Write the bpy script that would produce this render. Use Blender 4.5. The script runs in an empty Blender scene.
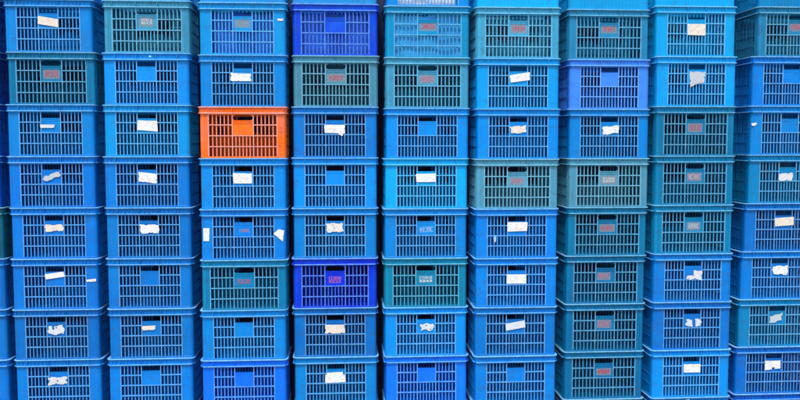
import bpy, bmesh, math, random
from math import radians, sin, cos, pi
from mathutils import Vector

scene = bpy.context.scene
C = bpy.data.collections.new('stacked_crates_scene'); scene.collection.children.link(C)

# ------------------------------------------------------------------ sizes (metres)
W, DP, H = 0.55, 0.38, 0.3173          # rim width, rim depth, stacking height of one crate
OUT = 0.014                             # how far the rim stands proud of the walls
BX, BY = W/2-OUT, DP/2-OUT              # half size of the walls
RC = 0.020                              # corner radius of the walls
RIM_H = 0.044
TH = 0.003
ROWS = 10

# ------------------------------------------------------------------ node helpers
def mat(name):
    m = bpy.data.materials.new(name); m.use_nodes = True
    nt = m.node_tree; nt.nodes.clear()
    out = nt.nodes.new('ShaderNodeOutputMaterial'); p = nt.nodes.new('ShaderNodeBsdfPrincipled')
    nt.links.new(p.outputs[0], out.inputs[0])
    return m, nt, p
def N(nt, t, **kw):
    n = nt.nodes.new(t)
    for k, v in kw.items():
        if k in n.inputs.keys(): n.inputs[k].default_value = v
        else: setattr(n, k, v)
    return n
def vmath(nt, op, a, b):
    n = nt.nodes.new('ShaderNodeVectorMath'); n.operation = op
    for i, x in enumerate((a, b)):
        if isinstance(x, (tuple, list)): n.inputs[i].default_value = x
        else: nt.links.new(x, n.inputs[i])
    return n.outputs[0]
def ramp(nt, fac, stops):
    r = nt.nodes.new('ShaderNodeValToRGB'); e = r.color_ramp.elements
    while len(e) < len(stops): e.new(0.5)
    for i, (p, c) in enumerate(stops):
        e[i].position = p; e[i].color = c if len(c) == 4 else (*c, 1)
    nt.links.new(fac, r.inputs[0]); return r.outputs[0]
def mixc(nt, fac, a, b, mode='MIX'):
    n = nt.nodes.new('ShaderNodeMix'); n.data_type = 'RGBA'; n.blend_type = mode
    ins = [s for s in n.inputs if s.enabled]
    for s, x in zip(ins[:3], (fac, a, b)):
        if isinstance(x, (int, float)): s.default_value = x
        elif isinstance(x, (tuple, list)): s.default_value = (*x, 1) if len(x) == 3 else x
        else: nt.links.new(x, s)
    return [o for o in n.outputs if o.enabled][0]
def noise(nt, vec, scale, detail=3, rough=.55):
    n = N(nt, 'ShaderNodeTexNoise', Scale=scale, Detail=detail, Roughness=rough); nt.links.new(vec, n.inputs['Vector']); return n.outputs[0]
def local_vec(nt, scale=(1, 1, 1)):
    tc = nt.nodes.new('ShaderNodeTexCoord'); oi = nt.nodes.new('ShaderNodeObjectInfo')
    v = vmath(nt, 'ADD', tc.outputs['Object'], vmath(nt, 'MULTIPLY', oi.outputs['Location'], (7.3, 5.1, 9.7)))
    return vmath(nt, 'MULTIPLY', v, scale), oi, tc

# ------------------------------------------------------------------ materials
def plastic(name='crate_plastic', highlight=0):
    m, nt, p = mat(name)
    v, oi, tc = local_vec(nt)
    col = oi.outputs['Color']
    # sun-faded patches
    fade = ramp(nt, noise(nt, v, 5, 3), [(.42, (0, 0, 0)), (.72, (.35, .35, .35))])
    faded = mixc(nt, .22, col, (.01, .42, .75))
    c1 = mixc(nt, fade, col, faded)
    # dust and dried water runs, heavier on some crates
    v2 = vmath(nt, 'MULTIPLY', v, (60, 60, 5))
    runs = ramp(nt, noise(nt, v2, 1, 4, .6), [(.55, (0, 0, 0)), (.8, (.12, .12, .12))])
    amt = ramp(nt, noise(nt, vmath(nt, 'MULTIPLY', oi.outputs['Location'], (3.1, 1, 5.3)), 1, 0), [(.35, (.4, .4, .4)), (.65, (2.2, 2.2, 2.2))])
    runs = mixc(nt, 1.0, runs, amt, 'MULTIPLY')
    c2 = mixc(nt, runs, c1, mixc(nt, .6, (.10, .34, .48), col))
    # fine scuffs
    sc = ramp(nt, noise(nt, vmath(nt, 'MULTIPLY', v, (220, 220, 60)), 1, 2), [(.63, (0, 0, 0)), (.73, (.30, .30, .30))])
    c3 = mixc(nt, sc, c2, mixc(nt, .6, (.14, .42, .58), col))
    # dark grime in blotches
    gr = ramp(nt, noise(nt, v, 21, 6, .68), [(.52, (0, 0, 0)), (.76, (.5, .5, .5))])
    c4 = mixc(nt, gr, c3, (.03, .05, .07))
    if highlight:                                                        # edge highlights painted pale into the plastic colour
        hl = ramp(nt, noise(nt, v, 40, 3), [(.30, (highlight*.55,)*3), (.62, (highlight,)*3)])
        c4 = mixc(nt, hl, c4, mixc(nt, .45, (.34, .70, .88), col))
    nt.links.new(c4, p.inputs['Base Color'])
    rg = nt.nodes.new('ShaderNodeMapRange'); rg.inputs['To Min'].default_value = .34; rg.inputs['To Max'].default_value = .62
    nt.links.new(noise(nt, v, 34, 4), rg.inputs['Value']); nt.links.new(rg.outputs[0], p.inputs['Roughness'])
    p.inputs['IOR'].default_value = 1.49; p.inputs['Specular IOR Level'].default_value = .14
    b = N(nt, 'ShaderNodeBump', Strength=.25, Distance=.002); nt.links.new(noise(nt, v, 22, 3), b.inputs['Height'])
    nt.links.new(b.outputs[0], p.inputs['Normal'])
    return m
def paper():
    m, nt, p = mat('sticker_paper')
    v, oi, tc = local_vec(nt)
    col = oi.outputs['Color']
    st = ramp(nt, noise(nt, v, 38, 4, .6), [(.46, (0, 0, 0)), (.70, (.5, .5, .5))])
    c = mixc(nt, st, col, (.40, .37, .30))
    # blurred remains of printed lines
    wv = noise(nt, vmath(nt, 'MULTIPLY', v, (45, 20, 110)), 1, 2)
    ink = ramp(nt, wv, [(.50, (0, 0, 0)), (.66, (.42, .42, .42))])
    hue = ramp(nt, noise(nt, v, 30, 1), [(.42, (.25, .27, .32)), (.58, (.62, .22, .18))])
    c = mixc(nt, ink, c, hue)
    nt.links.new(c, p.inputs['Base Color']); p.inputs['Roughness'].default_value = .7
    b = N(nt, 'ShaderNodeBump', Strength=.6, Distance=.003); nt.links.new(noise(nt, v, 60, 4), b.inputs['Height'])
    nt.links.new(b.outputs[0], p.inputs['Normal'])
    return m
def ink_mat():
    m, nt, p = mat('faded_ink')
    v, oi, tc = local_vec(nt)
    nt.links.new(oi.outputs['Color'], p.inputs['Base Color']); p.inputs['Roughness'].default_value = .6
    a = ramp(nt, noise(nt, v, 120, 3), [(.33, (.18, .18, .18)), (.68, (.62, .62, .62))])
    nt.links.new(a, p.inputs['Alpha'])
    return m
def wear_mat():
    m, nt, p = mat('worn_pale_patch')
    v, oi, tc = local_vec(nt)
    c = mixc(nt, .65, oi.outputs['Color'], (.30, .30, .32))
    nt.links.new(c, p.inputs['Base Color']); p.inputs['Roughness'].default_value = .7
    a = ramp(nt, noise(nt, v, 70, 4), [(.3, (.25, .25, .25)), (.7, (.5, .5, .5))])
    nt.links.new(a, p.inputs['Alpha'])
    return m
def sheet_mat(name, base, rough):
    m, nt, p = mat(name); v, oi, tc = local_vec(nt)
    c = mixc(nt, ramp(nt, noise(nt, v, 9, 4), [(.35, (0, 0, 0)), (.7, (.5, .5, .5))]), base, tuple(x*.72 for x in base))
    nt.links.new(c, p.inputs['Base Color']); p.inputs['Roughness'].default_value = rough
    return m
def concrete(name, a, b):
    m, nt, p = mat(name); v, oi, tc = local_vec(nt)
    c = mixc(nt, ramp(nt, noise(nt, v, 1.3, 8, .6), [(.35, (0, 0, 0)), (.65, (1, 1, 1))]), a, b)
    c = mixc(nt, ramp(nt, noise(nt, v, 80, 4), [(.45, (0, 0, 0)), (.7, (.5, .5, .5))]), c, tuple(x*.6 for x in a))
    nt.links.new(c, p.inputs['Base Color']); p.inputs['Roughness'].default_value = .9
    bm = N(nt, 'ShaderNodeBump', Strength=.4, Distance=.01); nt.links.new(noise(nt, v, 45, 6), bm.inputs['Height'])
    nt.links.new(bm.outputs[0], p.inputs['Normal'])
    return m
M_PL2, M_PL3, M_PL4 = plastic('highlight_lip', .66), plastic('highlight_bar', .22), plastic('highlight_ridge', .50)  # lip, bar and ridge copies with highlights put into the colour
M_PL, M_PAPER, M_INK, M_WEAR = plastic(), paper(), ink_mat(), wear_mat()

# ------------------------------------------------------------------ mesh helpers
class MB:
    def __init__(s): s.v, s.f, s.mi, s.cur = [], [], {}, 0
    def box(s, x0, x1, y0, y1, z0, z1):
        n = len(s.v)
        s.v += [(x, y, z) for z in (z0, z1) for y in (y0, y1) for x in (x0, x1)]
        for q in ((0, 2, 3, 1), (4, 5, 7, 6), (0, 1, 5, 4), (2, 6, 7, 3), (0, 4, 6, 2), (1, 3, 7, 5)):
            s.f.append(tuple(n+i for i in q))
    def sweep(s, path, prof, closed=True):
        """path: list of (x, y, nx, ny); prof: closed loop of (out, z)"""
        n, k, m = len(s.v), len(prof), len(path)
        for x, y, nx, ny in path:
            for o, z in prof: s.v.append((x+nx*o, y+ny*o, z))
        for i in range(m if closed else m-1):
            j = (i+1) % m
            for a in range(k):
                b = (a+1) % k
                s.f.append((n+i*k+a, n+j*k+a, n+j*k+b, n+i*k+b))
        if not closed:
            s.f.append(tuple(n+a for a in range(k))); s.f.append(tuple(n+(m-1)*k+a for a in reversed(range(k))))
    def prism(s, pts, y0, y1):
        """pts (x, z) outline extruded from y0 (front) to y1"""
        n, k = len(s.v), len(pts)
        s.v += [(x, y0, z) for x, z in pts] + [(x, y1, z) for x, z in pts]
        s.f.append(tuple(n+i for i in range(k))); s.f.append(tuple(n+k+i for i in reversed(range(k))))
        for i in range(k):
            j = (i+1) % k; s.f.append((n+i, n+k+i, n+k+j, n+j))
    tag = None
    def mesh(s, name, m, smooth=None, extra=()):
        me = bpy.data.meshes.new(name); me.from_pydata(s.v, [], s.f); me.validate()
        b = bmesh.new(); b.from_mesh(me); bmesh.ops.recalc_face_normals(b, faces=b.faces); b.to_mesh(me); b.free()
        me.materials.append(m)
        for x in extra: me.materials.append(x)
        if s.tag:
            for p in me.polygons: p.material_index = s.tag(p)
        if smooth:
            for p in me.polygons: p.use_smooth = True
            me.set_sharp_from_angle(angle=radians(smooth))
        return me
def rrect(bx, by, r, n=7):
    """rounded rectangle path, anticlockwise from the front edge's left end, with outward normals"""
    pts = []
    for cx, cy, a0 in ((bx-r, -by+r, -pi/2), (bx-r, by-r, 0), (-bx+r, by-r, pi/2), (-bx+r, -by+r, pi)):
        for i in range(n+1):
            a = a0+pi/2*i/n; pts.append((cx+r*cos(a), cy+r*sin(a), cos(a), sin(a)))
    return pts

# two moulds of crate: grid half width, handle-panel half width, cross-bar heights, side slots, arched grip
KIND = {'A': dict(gx=.209, px=.0645, hz=(.2050, .1385, .0715), n=6, m=6, arch=True),
        'B': dict(gx=.1885, px=.0595, hz=(.2085, .1440, .0785), n=6, m=6, arch=False)}
ZB, ZT = .010, H-RIM_H                   # foot band and underside of the rim
GRIP = .234

def bars(mb, x0, x1, z0, z1, n, y, t, w=.0064):
    p = (x1-x0)/n
    for i in range(1, n): mb.box(x0+i*p-w/2, x0+i*p+w/2, y+.0010, y+t, z0, z1)

def build_rim(k):
    g = KIND[k]; mb = MB()
    prof = [(-.0034, H), (.0115, H), (.0134, H-.0012), (.014, H-.0032), (.0134, H-.0056), (.0115, H-.0068), (.0035, H-.0075), (.0030, H-.0365),
            (.0105, H-.0372), (.0125, H-.0385), (.0130, H-.0405), (.0120, H-.0432), (.0100, H-.044), (-.0034, H-.044)]
    mb.sweep(rrect(BX, BY, RC), prof)
    z0, z1 = H-.0368, H-.0072
    n = 20; xs = [-BX+RC+(2*BX-2*RC)*i/n for i in range(n+1)]
    for x in xs:
        for s in (-1, 1):
            ys = sorted((s*(BY+.002), s*(BY+.0075))); mb.box(x-.0012, x+.0012, ys[0], ys[1], z0, z1)
    for x in (-g['gx'], -g['px'], g['px'], g['gx']):
        mb.box(x-.0018, x+.0018, -(BY+.0115), -(BY+.002), z0, z1)
    for i in range(13):
        y = -BY+RC+(2*BY-2*RC)*i/12
        for s in (-1, 1):
            q = sorted((s*(BX+.002), s*(BX+.0075))); mb.box(q[0], q[1], y-.0012, y+.0012, z0, z1)
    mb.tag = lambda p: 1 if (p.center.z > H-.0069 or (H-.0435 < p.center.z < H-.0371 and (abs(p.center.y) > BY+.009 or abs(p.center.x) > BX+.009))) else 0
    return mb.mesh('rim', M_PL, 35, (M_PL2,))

def build_body(k):
    g = KIND[k]; mb = MB(); P = rrect(BX, BY, RC, 7)
    band = lambda z0, z1: [(0, z0), (0, z1), (-TH, z1), (-TH, z0)]
    mb.sweep(P, [(.0006, 0), (.0016, .002), (.0016, ZB-.002), (0, ZB), (-TH, ZB), (-TH, 0)])
    mb.sweep(P, band(ZT-.006, ZT+.001))
    gx = g['gx']; sy = BY-.055
    def strip(path): mb.sweep(path, band(ZB, ZT-.006), closed=False)
    c = lambda q: P[8*q:8*q+8]
    strip([(gx, -BY, 0, -1)]+c(0)+[(BX, -sy, 1, 0)])
    strip([(BX, sy, 1, 0)]+c(1)+[(gx, BY, 0, 1)])
    strip([(-gx, BY, 0, 1)]+c(2)+[(-BX, sy, -1, 0)])
    strip([(-BX, -sy, -1, 0)]+c(3)+[(-gx, -BY, 0, -1)])
    # upright mouldings on the corners
    if k == 'A':
        for s in (-1, 1):
            for x in (.236, .2245):
                mb.box(s*x-.0016, s*x+.0016, -BY-.0028, -BY+.001, ZB, ZT-.001)
            for y in (-.146, -.131): 
                a = sorted((s*(BX-.001), s*(BX+.0026))); mb.box(a[0], a[1], y-.0015, y+.0015, ZB, ZT-.001)
    else:
        for s in (-1, 1):
            mb.box(s*.2425-.001, s*.2425+.001, -BY-.0010, -BY+.001, ZB, ZT-.001)
    # lattice of the two short sides and of the back
    hz = g['hz']
    for s in (-1, 1):
        q = lambda a, b: sorted((s*(BX-a), s*(BX-b)))
        for i in range(1, 10):
            y = -sy+2*sy*i/10; a = q(TH, .0006); mb.box(a[0], a[1], y-.004, y+.004, ZB, ZT-.006)
        for z in hz: a = q(TH+.002, -.0008); mb.box(a[0], a[1], -sy, sy, z-.003, z+.003)
    zm = hz[1]
    mb.box(-gx, gx, BY-TH+.0003, BY-.0003, ZB, zm)
    for i in range(1, 17):
        x = -gx+2*gx*i/17; mb.box(x-.002, x+.002, BY-TH-.005, BY-TH+.001, ZB, zm)
    for i in range(1, 20):
        x = -gx+2*gx*i/20; mb.box(x-.0042, x+.0042, BY-TH, BY-.0006, zm, ZT-.006 if abs(x) > g['px'] else zm+.022)
    for z in hz: mb.box(-gx, gx, BY-TH-.004, BY+.0008, z-.002, z+.002) if z < .2 else [mb.box(a, b, BY-TH-.001, BY+.0008, z-.003, z+.003) for a, b in ((-gx, -g['px']), (g['px'], gx))]
    # open floor
    for i in range(21):
        x = -BX+.012+(2*BX-.024)*i/20; mb.box(x-.0045, x+.0045, -BY+TH, BY-TH, .0006, .0045)
    for i in range(11):
        y = -BY+.018+(2*BY-.036)*i/10; mb.box(-BX+TH, BX-TH, y-.0045, y+.0045, .0012, .0062)
    return mb.mesh('body', M_PL, 35)

def build_grille(k):
    g = KIND[k]; mb = MB(); gx, px, hz = g['gx'], g['px'], g['hz']; y = -BY
    bars(mb, -gx, -px, ZB, ZT-.002, g['n'], y, .0065); bars(mb, px, gx, ZB, ZT-.002, g['n'], y, .0065)
    bars(mb, -px, px, ZB, hz[1], g['m'], y, .0065)
    for x in (-gx, -px, px, gx):
        mb.box(x-.0027, x+.0027, y-.0024, y+.0075, ZB-.001, ZT-.0005)
    for i, z in enumerate(hz):
        if i < 1:
            for s in (-1, 1):
                a = sorted((s*px, s*gx)); mb.box(a[0]+.0025, a[1]-.0025, y-.0030, y+.0070, z-.0028, z+.0028)
        else: mb.box(-gx+.0025, gx-.0025, y-.0030, y+.0070, z-.0028, z+.0028)
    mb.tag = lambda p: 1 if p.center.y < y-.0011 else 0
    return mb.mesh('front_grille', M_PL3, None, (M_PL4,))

def build_panel(k):
    g = KIND[k]; mb = MB(); px, z0 = g['px']-.0025, g['hz'][1]+.002; y = -BY
    fr = .004
    mb.box(-px, px, y+.0016, y+.0045, z0, GRIP-.004)                     # recessed plate
    for a, b in ((-px, -px+fr), (px-fr, px)): mb.box(a, b, y-.0004, y+.0017, z0, GRIP-.004)
    mb.box(-px+fr, px-fr, y-.0004, y+.0017, z0, z0+fr)
    if k == 'A':
        # arched grip: rounded lower lip and spandrels under a bowed top edge
        top = [(px*math.sin(t), GRIP+.020+.018*cos(t)) for t in [(-pi/2)+pi*i/14 for i in range(15)]]
        for s in (-1, 1):
            arc = [p for p in top if p[0]*s >= -1e-6]
            arc = sorted(arc, key=lambda p: p[0]*s)
            mb.prism(arc+[(s*px, ZT-.001), (0, ZT-.001)] if arc[0][1] < ZT-.001 else arc+[(s*px, ZT-.001)], y+.0006, y+.0045)
            lo = [(s*px, GRIP-.002), (s*px, GRIP+.012)]+[(s*(px-.016*(1-cos(t))-.0), GRIP+.012-.012*sin(t)) for t in [pi/2*i/5 for i in range(1, 6)]]
            mb.prism(lo, y+.0006, y+.0045)
        mb.box(-px, px, y-.0016, y+.014, GRIP-.006, GRIP-.001)
        mb.box(-px+fr, px-fr, y-.0012, y+.0016, GRIP-.019, GRIP-.0165)
    else:
        mb.box(-px, px, y-.0010, y+.014, GRIP-.005, GRIP)
        mb.box(-px+fr, px-fr, y+.0004, y+.0016, GRIP-.018, GRIP-.005)
    # curled inner edge at the top of the grip
    mb.box(-px, px, y+.004, y+.014, ZT-.005, ZT-.002)
    return mb.mesh('handle_panel', M_PL)

def build_front_panel():
    g = KIND['B']; mb = MB(); gx = g['gx']; y = -BY
    mb.box(-gx, gx, y+.0012, y+.0040, ZB, ZT-.006)
    for i in range(-8, 9):
        x = gx*i/8.5; mb.box(x-.0014, x+.0014, y-.0006, y+.0020, ZB, ZT-.0062)
    for z in g['hz']: mb.box(-gx, gx, y-.0010, y+.0022, z-.0022, z+.0022)
    return mb.mesh('front_panel', M_PL)
MESH = {(k, n): f(k) for k in 'AB' for n, f in (('body', build_body), ('rim', build_rim), ('front_grille', build_grille), ('handle_panel', build_panel))}

YL = -BY-.0046                           # where stickers sit, a hair in front of the bars
def paper_mesh(quad, tear, seed, tail=None, y=YL, drop=()):
    """A stuck paper label: bilinear grid with ragged, peeled-off cells and a little buckling; closed sheet 0.5 mm thick."""
    rnd = random.Random(seed)
    (ax, az), (bx, bz), (cx, cz), (dx, dz) = quad
    wpx = math.hypot(bx-ax, bz-az); hpx = math.hypot(dx-ax, dz-az)
    nu, nv = max(4, int(wpx/.0042)), max(3, int(hpx/.0042))
    def P(u, v):
        return (ax*(1-u)*(1-v)+bx*u*(1-v)+cx*u*v+dx*(1-u)*v, az*(1-u)*(1-v)+bz*u*(1-v)+cz*u*v+dz*(1-u)*v)
    holes = [(rnd.random(), rnd.random(), rnd.uniform(.10, .26)) for _ in range(int(tear*6))]
    e = [rnd.uniform(0, tear*.35) for _ in range(4)]; ph = [rnd.uniform(0, 6.3) for _ in range(4)]
    def keep(i, j):
        u, v = (i+.5)/nu, (j+.5)/nv
        w = tear*.16
        if u < w*(.6+.6*sin(v*9+ph[0])) or u > 1-w*(.6+.6*sin(v*8+ph[1])): return False
        if v < w*1.3*(.6+.6*sin(u*11+ph[2])) or v > 1-w*1.6*(.6+.6*sin(u*10+ph[3])): return False
        for hx, hy, r in holes:
            if (hx-u)**2+((hy-v)*.7)**2 < (r*.42*tear)**2: return False
        for (x0, x1, y0, y1) in drop:
            if x0 < u < x1 and y0 < v < y1: return False
        return True
    grid = {}
    for i in range(nu+1):
        for j in range(nv+1):
            x, z = P(i/nu, j/nv)
            if 0 < i < nu and 0 < j < nv or tear > .3: x += rnd.uniform(-1, 1)*.0010; z += rnd.uniform(-1, 1)*.0010
            b = .0007*(1+sin(i*1.7+ph[0])*cos(j*2.1+ph[1]))*(0.4+tear)
            grid[i, j] = (x, y-b, z)
    mb = MB(); idx = {}
    cells = {(i, j) for i in range(nu) for j in range(nv) if keep(i, j)}
    def V(i, j, back):
        if (i, j, back) not in idx:
            x, yy, z = grid[i, j]; idx[i, j, back] = len(mb.v); mb.v.append((x, yy+(.0005 if back else 0), z))
        return idx[i, j, back]
    for (i, j) in sorted(cells):
        mb.f.append((V(i, j, 0), V(i+1, j, 0), V(i+1, j+1, 0), V(i, j+1, 0)))
        mb.f.append((V(i, j, 1), V(i, j+1, 1), V(i+1, j+1, 1), V(i+1, j, 1)))
        for di, dj, a, b in ((-1, 0, (i, j), (i, j+1)), (1, 0, (i+1, j), (i+1, j+1)), (0, -1, (i, j), (i+1, j)), (0, 1, (i, j+1), (i+1, j+1))):
            if (i+di, j+dj) not in cells: mb.f.append((V(*a, 0), V(*b, 0), V(*b, 1), V(*a, 1)))
    if tail: mb.prism(tail, y-.0016, y-.0011)
    return mb.mesh('paper_label', M_PAPER)

def print_mesh(x0, x1, z0, z1, lines, seed, slant=0):
    """illegible, worn lettering: small broken strokes in one or two rows"""
    rnd = random.Random(seed); mb = MB(); y = -BY+.0016
    lh = (z1-z0)/lines
    for l in range(lines):
        za, zb = z0+l*lh+lh*.08, z0+(l+1)*lh-lh*.08
        if lines > 1 and l == 0: za += lh*.15
        n = 5 if lines == 1 else 4+l
        w = (x1-x0)/n
        for i in range(n):
            a, b = x0+i*w+w*.12, x0+(i+1)*w-w*.12; s = w*.24
            seg = lambda p, q, r, t: mb.box(min(p, q), max(p, q), y-.0009, y-.0003, min(r, t), max(r, t))
            kind = rnd.randrange(5); m = (za+zb)/2; sh = slant*(i-n/2)
            A, B = za+sh, zb+sh; m += sh
            if kind in (0, 1, 3): seg(a, a+s, A, B)
            if kind in (0, 2, 3): seg(b-s, b, A, B)
            if kind in (0, 4): seg(a, b, m-s/2, m+s/2)
            if kind in (1, 2, 3, 4): seg(a, b, B-s, B)
            if kind in (1, 2, 4): seg(a, b, A, A+s)
            if kind == 4: seg((a+b)/2-s/2, (a+b)/2+s/2, A, B)
    return mb.mesh('printed_mark', M_INK)
def patch_mesh(x0, x1, z0, z1):
    mb = MB(); mb.box(x0, x1, -BY+.0014, -BY+.00155, z0, z1); return mb.mesh('worn_patch', M_WEAR)
MESH['C', 'front_panel'] = build_front_panel(); MESH['C', 'body'] = MESH['B', 'body']; MESH['C', 'rim'] = MESH['B', 'rim']

# ------------------------------------------------------------------ the crates
GAIN = 1.0
def lin(c): c /= 255; return c/12.92 if c <= .04045 else ((c+.055)/1.055)**2.4
def alb(rgb, k=.62): return (min(.9, max(0, lin(rgb[0])*k*1.25-.006)), min(.9, lin(rgb[1])*k*1.05), min(.9, lin(rgb[2])*k), 1)

# stack centre x for crate rows 1..8 (top to bottom), measured along the wall face, and each stack's setback and height factor
XS = {1: (-1.807, -1.798, -1.811, -1.813, -1.807, -1.809, -1.809, -1.807), 2: (-1.215, -1.224, -1.227, -1.232, -1.227, -1.229, -1.227, -1.234),
      3: (-.626, -.629, -.633, -.636, -.638, -.638, -.644, -.644), 4: (-.061, -.060, -.065, -.068, -.069, -.071, -.071, -.070),
      5: (.515, .515, .513, .508, .505, .506, .506, .509), 6: (1.084, 1.085, 1.088, 1.084, 1.082, 1.084, 1.081, 1.082),
      7: (1.679, 1.688, 1.692, 1.692, 1.687, 1.682, 1.680, 1.679), 8: (2.240, 2.250, 2.249, 2.251, 2.251, 2.254, 2.255, 2.257),
      9: (2.926, 2.898, 2.894, 2.890, 2.871, 2.857, 2.848, 2.833)}
XS[0] = tuple(x-.572-d for x, d in zip(XS[1], (.012, .018, .008, .010, .006, .004, .000, .000)))
for _c, _d in ((0, -.006), (1, -.006), (2, -.003), (7, .003), (8, .006), (9, .013)): XS[_c] = tuple(x+_d for x in XS[_c])
YC = {0: .050, 1: .035, 2: .024, 3: -.041, 4: -.011, 5: -.016, 6: -.047, 7: .017, 8: -.001, 9: .039}
HC = {0: 1.006, 1: 1.005, 2: 1.004, 3: .998, 4: .999, 5: .996, 6: .994, 7: .995, 8: 1.003, 9: 1.006}

# colour of every crate as rgb (its own dye, paler and more cyan in the upper rows) and mould; '.' rows 0 (top edge) .. 9 (bottom edge)
BL = dict(a=(0, 137, 230), b=(0, 124, 222), c=(0, 116, 214), d=(0, 154, 236), e=(0, 168, 242), f=(12, 146, 205))
TEALS = dict(t=(42, 138, 190), u=(66, 164, 208), v=(20, 124, 178), w=(78, 152, 184), x=(6, 112, 170), y=(18, 138, 184))
SPECIAL = dict(O=(255, 120, 12), R=(0, 76, 246), S=(0, 50, 236), P=(62, 135, 248), Q=(24, 112, 252), N=(0, 70, 190), M=(0, 98, 222), T=(4, 90, 118), G=(40, 150, 232), K=(0, 136, 205), m=(0, 108, 212))
ALLC = {**BL, **TEALS, **SPECIAL}
CODE = {                                   # one string per stack, rows 0..9
    0: 'NNNMMTccca', 1: 'cavaccccbb', 2: 'Guadbbbbbc', 3: 'GdaOabvaQb', 4: 'GRwbaaScab', 5: 'afuaeayaQb', 6: 'eudawbbbbb', 7: 'etPawvxxxx', 8: 'eedvvvbcab', 9: 'KtbaKcbKmM'}
ARCH = set('OtuvwxyRST')
def is_arch(r, c):
    if (r, c) in ((1, 3),): return False
    if (r, c) == (1, 5): return True
    return CODE[c][r] in ARCH

LAB = {
 (1,1): [(-0.0556, 0.2153), (0.0556, 0.1974), (0.0556, 0.1525), (-0.0586, 0.1705)],
 (2,3): [(-0.0714, 0.2042), (0.0441, 0.2012), (0.0471, 0.1585), (-0.0714, 0.1585)],
 (2,6): [(-0.0499, 0.2093), (0.0692, 0.2277), (0.0692, 0.1816), (-0.0434, 0.1662)],
 (2,8): [(-0.0491, 0.2197), (0.0524, 0.2166), (0.0458, 0.1538), (-0.0393, 0.135)],
 (1,8): [(-0.0566, .203), (.0559, .203), (.0559, .136), (-.053, .138)],
 (3,1): [(-0.0612, 0.1932), (0.0228, 0.1932), (0.0168, 0.175), (-0.0582, 0.1737)],
 (3,2): [(-0.0518, 0.2195), (0.0592, 0.2164), (0.0623, 0.1555), (-0.0549, 0.1646)],
 (3,4): [(-0.0651, 0.2031), (0.057, 0.2031), (0.057, 0.1539), (-0.062, 0.157)],
 (3,6): [(-0.0528, 0.204), (0.0458, 0.2103), (0.0458, 0.1663), (-0.0433, 0.1601)],
 (3,7): [(-0.0453, 0.2017), (0.0597, 0.2113), (0.0597, 0.1665), (-0.0387, 0.1505)],
 (4,1): [(-0.0507, 0.189), (0.0488, 0.2256), (0.0519, 0.1951), (-0.0446, 0.1585)],
 (4,2): [(-0.0482, 0.2189), (0.0575, 0.2066), (0.0575, 0.1514), (-0.0482, 0.1637)],
 (4,3): [(-0.06, 0.2225), (0.0491, 0.2193), (0.0491, 0.1626), (-0.0569, 0.1626)],
 (4,5): [(-0.064, 0.2162), (0.0544, 0.2193), (0.0544, 0.1689), (-0.0608, 0.1689)],
 (4,9): [(-0.0635, 0.1913), (0.0342, 0.1977), (0.0309, 0.1499), (-0.057, 0.1467)],
 (5,1): [(-0.0526, 0.2113), (0.0556, 0.2113), (0.0556, 0.174), (-0.0526, 0.1678)],
 (5,2): [(-0.053, 0.209), (0.0604, 0.209), (0.0604, 0.1591), (-0.0469, 0.156)],
 (5,4): [(-0.0556, 0.221), (0.0433, 0.221), (0.0494, 0.1673), (-0.0494, 0.1642)],
 (5,6): [(-0.0576, 0.2278), (0.064, 0.2278), (0.0608, 0.1757), (-0.0576, 0.1725)],
 (5,9): [(-0.0571, 0.2169), (0.065, 0.2236), (0.065, 0.1735), (-0.0538, 0.1668)],
 (6,1): [(-0.0575, 0.2200), (0.0485, 0.2340), (0.0575, 0.2050), (-0.0515, 0.1900)],
 (6,6): [(-0.0603, 0.2092), (0.0583, 0.2092), (0.0583, 0.1536), (-0.0603, 0.1536)],
 (6,8): [(-0.0462, 0.2008), (0.0589, 0.2074), (0.0589, 0.145), (-0.0396, 0.1483)],
 (6,9): [(-0.0505, 0.2169), (0.0551, 0.2202), (0.0485, 0.1602), (-0.0439, 0.1668)],
 (7,1): [(-0.0538, 0.208), (0.0418, 0.2174), (0.0508, 0.1576), (-0.0508, 0.1576)],
 (7,2): [(-0.0599, 0.2044), (0.0261, 0.2075), (0.02, 0.1822), (-0.0538, 0.1791)],
 (7,4): [(-0.0613, 0.2046), (0.055, 0.2046), (0.0581, 0.1527), (-0.0613, 0.1527)],
 (7,5): [(-0.0384, 0.2087), (0.0512, 0.212), (0.048, 0.1628), (-0.032, 0.166)],
 (7,6): [(-0.0613, 0.207), (0.0536, 0.2264), (0.06, 0.1844), (-0.0581, 0.165)],
 (7,8): [(-0.0458, 0.1998), (0.0589, 0.203), (0.0622, 0.1506), (-0.0393, 0.1474)],
 (7,9): [(-0.0498, 0.2009), (0.0327, 0.2208), (0.0261, 0.1744), (-0.0498, 0.1512)],
 (8,1): [(-0.0623, 0.2026), (0.0532, 0.2059), (0.0501, 0.1601), (-0.0623, 0.1536)],
 (8,4): [(-0.0644, 0.2124), (0.0519, 0.2157), (0.0581, 0.1536), (-0.0644, 0.1503)],
 (8,8): [(-0.0478, 0.2182), (0.0576, 0.2182), (0.0576, 0.167), (-0.0478, 0.167)],
 (8,9): [(-0.0571, 0.2185), (0.0419, 0.2185), (0.0419, 0.1699), (-0.0571, 0.1600)],
}
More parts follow.
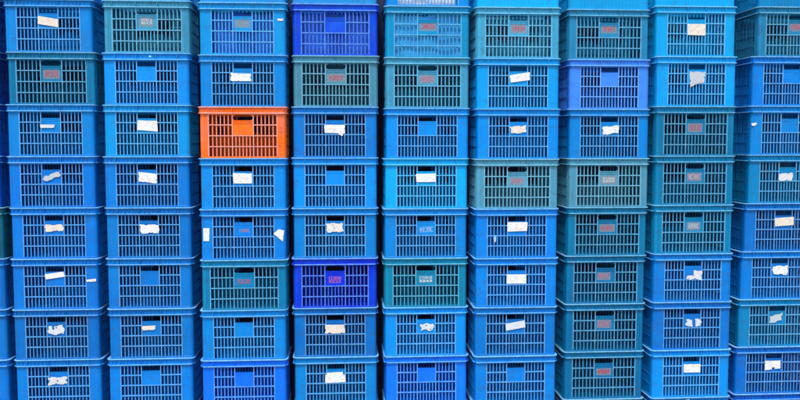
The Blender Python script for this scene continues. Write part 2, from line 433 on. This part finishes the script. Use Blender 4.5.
# tear (0 whole .. 1 shreds), sheet tint, words for it
WHT, GRY, PAL, CRM = (.56, .59, .59), (.32, .39, .43), (.44, .50, .54), (.54, .50, .42)
LOOK = {(1,8): (.1, CRM, 'big cream white label'), (1,1): (.0, CRM, 'tilted cream label'), (2,3): (.25, WHT, 'wide white label'), (2,6): (.1, WHT, 'white label tilted up to the right'), (2,8): (.2, GRY, 'crumpled grey paper label'),
        (3,1): (.2, PAL, 'thin white paper strip'), (3,2): (.1, WHT, 'big white label under the grip'), (3,4): (.15, WHT, 'white label with a hanging corner'), (3,6): (.4, CRM, 'label smudged red'),
        (3,7): (.45, WHT, 'rounded torn label with orange smudge'), (4,1): (.55, GRY, 'crumpled slanting paper scrap'), (4,2): (.2, WHT, 'white label sagging to the right'), (4,3): (.05, WHT, 'square white label'),
        (4,5): (.1, WHT, 'white label faintly printed pink'), (4,9): (.4, PAL, 'greyish worn label'), (5,1): (.5, CRM, 'torn yellowish label'), (5,2): (.35, WHT, 'ragged white label stained yellow'),
        (5,4): (.5, (.52, .52, .48), 'rubbed grey beige label'), (5,6): (.05, WHT, 'clean white label'), (5,9): (.1, CRM, 'cream white label'), (6,1): (.1, WHT, 'white label sloping up to the right'),
        (6,6): (.0, WHT, 'neat white label'), (6,8): (.65, PAL, 'half torn pale label'), (6,9): (.4, WHT, 'rounded white label'), (7,1): (.8, PAL, 'shredded pale label'),
        (7,2): (.5, CRM, 'small torn beige strip'), (7,4): (.25, CRM, 'creamy white label'), (7,5): (1.0, PAL, 'flaked white label remains'), (7,6): (.1, PAL, 'pinkish white slanting label'),
        (7,8): (.9, PAL, 'two white label remnants'), (7,9): (.5, GRY, 'greenish grey slanting label'), (8,1): (.8, PAL, 'ragged whitish label remains'), (8,4): (.1, WHT, 'white label with clipped corners'),
        (8,8): (.1, WHT, 'plain white label'), (8,9): (.1, WHT, 'white label notched at its lower edge')}
TAIL = {(2,8): [(-.046, .160), (-.004, .150), (-.020, .132), (-.044, .122)], (3,4): [(.012, .1555), (.052, .1555), (.044, .134), (.030, .141)]}
DROP = {(8,9): [(.42, .64, .80, 1.0)], (6,8): [(0, .45, .0, .55)], (7,8): [(.42, .62, 0, 1)], (8,4): [(0, .1, 0, .2), (.88, 1, 0, .3)], (7,1): [(.3, .4, 0, .4)]}
# scraps stuck beside the grille: quad, tear, tint, words
SCR = {(1,3): [([(.2101, .2213), (.248, .2230), (.248, .2083), (.2163, .2075)], .2, CRM, None)],
       (3,9): [([(-.262, .2033), (-.2227, .2098), (-.2292, .1903), (-.255, .1871)], .3, WHT, None)],
       (5,3): [([(-.247, .2001), (-.209, .2001), (-.212, .1188), (-.247, .1188)], .05, WHT, None), ([(.1848, .1626), (.2168, .1907), (.2510, .1813), (.2420, .1125)], .1, WHT, None)],
       (5,6): [([(-.152, .148), (-.130, .146), (-.136, .095), (-.148, .100)], .7, (.20, .42, .55), None)],
       (2,2): [([(.020, .3005), (.034, .2985), (.032, .2895), (.022, .2915)], .3, (.25, .60, .62), None)],
       (6,1): [([(.1908, .1831), (.2495, .1894), (.2495, .1723), (.1938, .1691)], .2, (.66, .58, .50), None)]}
# worn print: x0, x1, z0, z1, rows, rgb, patch?, words
RED, PNK, WHI = (.58, .035, .06), (.55, .13, .22), (.60, .64, .66)
PRI = {(1,2): (-.040, .034, .165, .215, 2, WHI, 1, 'washed out whitish print'), (1,3): (-.044, .042, .170, .214, 1, (.25, .36, .30), 1, 'faint greenish print, corner scrap'),
       (1,5): (-.046, .050, .170, .212, 1, RED, 1, 'red print on a panel, slots blocked by sheeting'), (1,6): (-.046, .046, .162, .208, 1, RED, 1, 'red print under a blue grip opening'),
       (1,7): (-.044, .044, .172, .212, 1, RED, 1, 'square red print'), (1,9): (-.046, .046, .168, .208, 1, RED, 1, 'red print'),
       (2,1): (-.044, .044, .160, .208, 1, RED, 1, 'bold red print'), (2,4): (-.046, .050, .160, .200, 1, RED, 1, 'red and white print'),
       (2,5): (-.046, .040, .158, .204, 1, PNK, 1, 'faded reddish print'), (3,8): (-.046, .040, .156, .204, 1, RED, 1, 'red print'),
       (4,6): (-.040, .036, .156, .194, 1, PNK, 1, 'dim pink print'), (4,7): (-.044, .044, .152, .198, 2, WHI, 1, 'whitish boxed print'),
       (4,8): (-.046, .040, .158, .204, 1, (.62, .38, .42), 1, 'pinkish white print'), (5,3): (-.030, .040, .166, .198, 1, (.50, .22, .20), 0, 'small red print and two white side stickers'),
       (5,5): (-.044, .050, .158, .204, 1, (.42, .55, .72), 0, 'pale handwriting on the panel'), (5,7): (-.046, .044, .160, .200, 1, RED, 1, 'dull red print'),
       (5,8): (-.040, .040, .156, .200, 1, WHI, 1, 'faint white print'), (6,3): (-.048, .044, .160, .200, 1, RED, 0, 'vivid red print'),
       (6,4): (-.046, .042, .148, .204, 2, PNK, 0, 'two lines of pink print'), (6,5): (-.046, .046, .150, .204, 2, WHI, 0, 'two lines of white print'),
       (6,7): (-.048, .028, .160, .200, 1, PNK, 1, 'pinkish print'), (7,7): (-.046, .036, .158, .204, 1, PNK, 1, 'wedge of faded red print'),
       (8,7): (-.042, .046, .160, .196, 2, RED, 1, 'red lines of print')}

def cname(r, c):
    k = CODE[c][r]
    if k in 'tuvwxyT': return {'w': 'grey green', 't': 'teal', 'u': 'pale teal', 'v': 'teal', 'x': 'dark teal', 'y': 'green teal', 'T': 'dark teal'}[k]
    return {'O': 'orange', 'R': 'royal blue', 'S': 'deep royal blue', 'P': 'lavender blue', 'Q': 'violet blue', 'N': 'dark blue', 'M': 'dark blue', 'e': 'cyan blue', 'd': 'light blue', 'G': 'sky blue', 'K': 'sky blue', 'f': 'cyan blue'}.get(k, 'blue')
ORD = ['', 'first', 'second', 'third', 'fourth', 'fifth', 'sixth', 'seventh', 'eighth']
def wording(r, c):
    col = cname(r, c)
    where = 'partial leftmost stack' if c == 0 else 'rightmost stack' if c == 9 else f'{ORD[c]} full stack'
    if r == 0: return f'{col} crate cut off by the top edge, topping the {where}'
    if r == 9: return f'{col} crate cut off by the bottom edge, under the {where}'
    row = f'{ORD[r]} row down'
    if (r, c) == (3, 3): return 'the only orange crate, with arched grip opening, among the blue stacks'
    if c == 0: return f'sliver of {col} crate, {row}, {where}'
    if (r, c) == (1, 4): return 'royal blue crate in the top full row, grip opening blocked from inside'
    if (r, c) == (6, 4): return 'deep royal blue crate with two lines of pink print below arched grip'
    if (r, c) == (4, 3): return 'blue crate with square white label directly under the orange crate'
    if (r, c) == (1, 5): return 'cyan blue crate in the top full row, slots blocked, red print'
    if (r, c) == (1, 3): return 'light blue crate, scrap at its upper right corner, faint print, top full row'
    if (r, c) == (2, 7): return 'lavender blue crate with bare panel and black grip opening, seventh stack'
    what = LOOK[r, c][2] if (r, c) in LOOK else PRI[r, c][7] if (r, c) in PRI else 'bare handle panel'
    s = f'{col} crate, {what}, {row}, {where}'
    if len(s.split()) > 16: s = s.replace(' full stack', ' stack').replace(' down', '')
    if len(s.split()) > 16: print('LONG', s)
    return s

PARTS = ('body', 'rim', 'front_grille', 'handle_panel', 'front_panel')
def part(name, me, parent, col, label=None):
    o = bpy.data.objects.new(name, me); C.objects.link(o); o.parent = parent; o.color = col
    if label: o['label'] = label
    return o
proto = {}
def make_crate(kind):
    root = bpy.data.objects.new('plastic_crate', None); root.empty_display_size = .1; C.objects.link(root)
    root['category'] = 'crate'; root['group'] = 'plastic crates stacked in a wall'
    for n in PARTS:
        if (kind, n) in MESH: part(n, MESH[kind, n], root, (1, 1, 1, 1))
    return root
rnd = random.Random(7)
crates = {}
for c in range(10):
    for r in range(ROWS):
        kind = 'C' if r == 0 and c in (2, 3, 4, 6, 7, 8, 9) else 'A' if is_arch(r, c) else 'B'
        if kind not in proto:
            root = proto[kind] = make_crate(kind)
        else:
            src = proto[kind]; root = src.copy(); C.objects.link(root)
            for ch in [o for o in src.children if o.data.name.split('.')[0] in PARTS]:
                q = ch.copy(); C.objects.link(q); q.parent = root
        x = XS[c][min(max(r-1, 0), 7)]
        if r == 0: x += rnd.uniform(-.006, .006)
        if r == 9: x += rnd.uniform(-.004, .004)
        root.location = (x, YC[c]+DP/2+rnd.uniform(-.0035, .0035), H*HC[c]*(9-r))
        root.rotation_euler = (0, 0, radians(rnd.uniform(-.45, .45)))
        root.scale = (1, 1, HC[c])
        rgb = ALLC[CODE[c][r]]
        j = rnd.uniform(.93, 1.06)
        col = alb(tuple(min(255, v*j) for v in rgb))
        for ch in root.children: ch.color = col
        root['label'] = wording(r, c)
        crates[r, c] = root
# stickers, scraps and prints belong to single crates
for (r, c), quad in LAB.items():
    tear, tint, words = LOOK[r, c]; tear *= .6
    mx, mz = sum(q[0] for q in quad)/4, sum(q[1] for q in quad)/4
    quad = [(mx+(x-mx)*1.07, mz+(z-mz)*1.08) for x, z in quad]
    part('paper_label', paper_mesh(quad, tear, 100*r+c, TAIL.get((r, c)), YL, DROP.get((r, c), ())), crates[r, c], (*tint, 1), words)
for (r, c), lst in SCR.items():
    for i, (quad, tear, tint, words) in enumerate(lst):
        part('paper_scrap', paper_mesh(quad, tear, 900*r+c+i, None, -BY-(.0150 if (r, c) == (2, 2) else .0034)), crates[r, c], (*tint, 1))
for (r, c), (x0, x1, z0, z1, lines, ink, patch, words) in PRI.items():
    part('printed_mark', print_mesh(x0+.004, x1-.004, z0+.005, z1-.004, lines, 31*r+c, .0008 if (r, c) == (5, 5) else 0), crates[r, c], (*ink, 1), words)
    if patch: part('worn_patch', patch_mesh(x0-.006, x1+.006, z0-.006, z1+.005), crates[r, c], tuple(crates[r, c].children[0].color))
# a scrap caught on the rim of the crate at the foot of the eighth stack
part('paper_scrap', paper_mesh([(-.05, .300), (-.010, .306), (-.012, .283), (-.046, .280)], .3, 77, None, -BY-.0150), crates[9, 8], (*PAL, 1))

# ------------------------------------------------------------------ sheets added inside a few of the top crates
def sheet(name, label, cat, r, c, x0, x1, z0, z1, m, depth=.012, seed=1):
    """a buckled upright sheet standing just behind the front grille of a crate"""
    rn = random.Random(seed); mb = MB(); nu, nv = 26, 10; root = crates[r, c]
    ph = [rn.uniform(0, 6) for _ in range(4)]
    y = -BY+depth
    def pt(i, j, b):
        u, v = i/nu, j/nv; x = x0+(x1-x0)*u; z = z0+(z1-z0)*v
        if j == nv: z += .006*sin(u*9+ph[0])+.004*sin(u*23+ph[1])
        return (x, y+.004*sin(u*7+ph[2])+.003*sin(u*17+v*4+ph[3])+(.0015 if b else 0), z)
    for b in (0, 1):
        for i in range(nu+1):
            for j in range(nv+1): mb.v.append(pt(i, j, b))
    I = lambda i, j, b: b*(nu+1)*(nv+1)+i*(nv+1)+j
    for i in range(nu):
        for j in range(nv):
            for b in (0, 1): mb.f.append((I(i, j, b), I(i+1, j, b), I(i+1, j+1, b), I(i, j+1, b)))
    for i in range(nu):
        for j in (0, nv): mb.f.append((I(i, j, 0), I(i+1, j, 0), I(i+1, j, 1), I(i, j, 1)))
    for j in range(nv):
        for i in (0, nu): mb.f.append((I(i, j, 0), I(i, j+1, 0), I(i, j+1, 1), I(i, j, 1)))
    o = bpy.data.objects.new(name, mb.mesh(name, m, 60)); C.objects.link(o)
    o.location = root.location; o.rotation_euler = root.rotation_euler; o.scale = root.scale
    o['label'] = label; o['category'] = cat
    return o
M_WS = sheet_mat('sky_white', (.85, .88, .88), .8); M_BS = sheet_mat('cyan_sheet', (.003, .25, .60), .6); M_RS = sheet_mat('blue_sheet', (.0, .12, .66), .6)
sheet('sky_sheet', 'white sheet added for bright sky behind the crate at the top edge, fifth full stack', 'sheet', 0, 5, -.19, .17, .007, .25, M_WS, .030, 3)  # white sheet added in place of bright sky showing through the slots
sheet('plastic_sheet', 'cyan plastic sheet filling the crate with blocked slots and red print', 'sheet', 1, 5, -.225, .225, .007, .262, M_BS, .016, 4)
sheet('plastic_sheet', 'blue plastic sheet behind the grip opening of the royal blue crate', 'sheet', 1, 4, -.22, .22, .007, .262, M_RS, .060, 5)
sheet('plastic_sheet', 'blue plastic sheet inside the light blue crate with a corner scrap', 'sheet', 1, 3, -.20, .20, .007, .262, M_RS, .060, 6)

# ------------------------------------------------------------------ ground and an added dark blocker behind the stacks
g = MB(); n = 24; R = 400
bm = bmesh.new(); bmesh.ops.create_grid(bm, x_segments=8, y_segments=8, size=R)
me = bpy.data.meshes.new('ground'); bm.to_mesh(me); bm.free(); me.materials.append(concrete('yard_concrete', (.30, .29, .27), (.40, .39, .37)))
o = bpy.data.objects.new('ground', me); C.objects.link(o); o['kind'] = 'structure'
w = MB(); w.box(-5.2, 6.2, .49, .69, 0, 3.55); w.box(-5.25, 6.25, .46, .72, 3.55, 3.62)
o = bpy.data.objects.new('rear_wall', w.mesh('rear_wall', concrete('rendered_wall', (.014, .024, .08), (.02, .034, .10)))); C.objects.link(o); o['kind'] = 'structure'  # unseen wall added to block sky; near-black navy paints shade into the gaps

# ------------------------------------------------------------------ camera
F, PIT, YAW, ROLL, CD, CZ = 812.823, .066075, .066452, -.00095, 5.12038, 1.97274
cam = bpy.data.cameras.new('camera'); co = bpy.data.objects.new('camera', cam); C.objects.link(co); scene.camera = co
cam.sensor_width = 36; cam.lens = 36*F/800; cam.clip_end = 2000
co.location = (0, -CD, CZ)
fwd = Vector((sin(YAW)*cos(PIT), cos(YAW)*cos(PIT), -sin(PIT)))
right = Vector((cos(YAW), -sin(YAW), 0)); up = right.cross(fwd)
from mathutils import Matrix
rot = Matrix((right, up, -fwd)).transposed() @ Matrix.Rotation(ROLL, 3, 'Z')
co.rotation_euler = rot.to_euler()

# ------------------------------------------------------------------ daylight: bright haze-covered sky, very soft sun from behind the camera
world = bpy.data.worlds.new('World'); scene.world = world; world.use_nodes = True
nt = world.node_tree; nt.nodes.clear()
sky = nt.nodes.new('ShaderNodeTexSky'); sky.sky_type = 'NISHITA'; sky.sun_disc = False
EL, AZ = radians(62), radians(196)       # azimuth clockwise from +Y
sky.sun_elevation = EL; sky.sun_rotation = AZ; sky.air_density = 1.2; sky.dust_density = 3.0
bg = nt.nodes.new('ShaderNodeBackground'); bg.inputs['Strength'].default_value = .11
wo = nt.nodes.new('ShaderNodeOutputWorld'); nt.links.new(sky.outputs[0], bg.inputs[0]); nt.links.new(bg.outputs[0], wo.inputs[0])
sl = bpy.data.lights.new('sun', 'SUN'); sl.energy = 1.5; sl.angle = radians(10); sl.color = (1, .985, .96)
so = bpy.data.objects.new('sun', sl); C.objects.link(so)
d = Vector((sin(AZ)*cos(EL), cos(AZ)*cos(EL), sin(EL)))
so.rotation_euler = d.to_track_quat('Z', 'Y').to_euler(); so.location = d*20
vs = scene.view_settings; vs.view_transform = 'Standard'; vs.look = 'None'; vs.gamma = 1; vs.use_curve_mapping = False; vs.exposure = 1.3
scene.render.engine = 'CYCLES'
scene.cycles.max_bounces = 8; scene.cycles.diffuse_bounces = 4; scene.cycles.transparent_max_bounces = 8
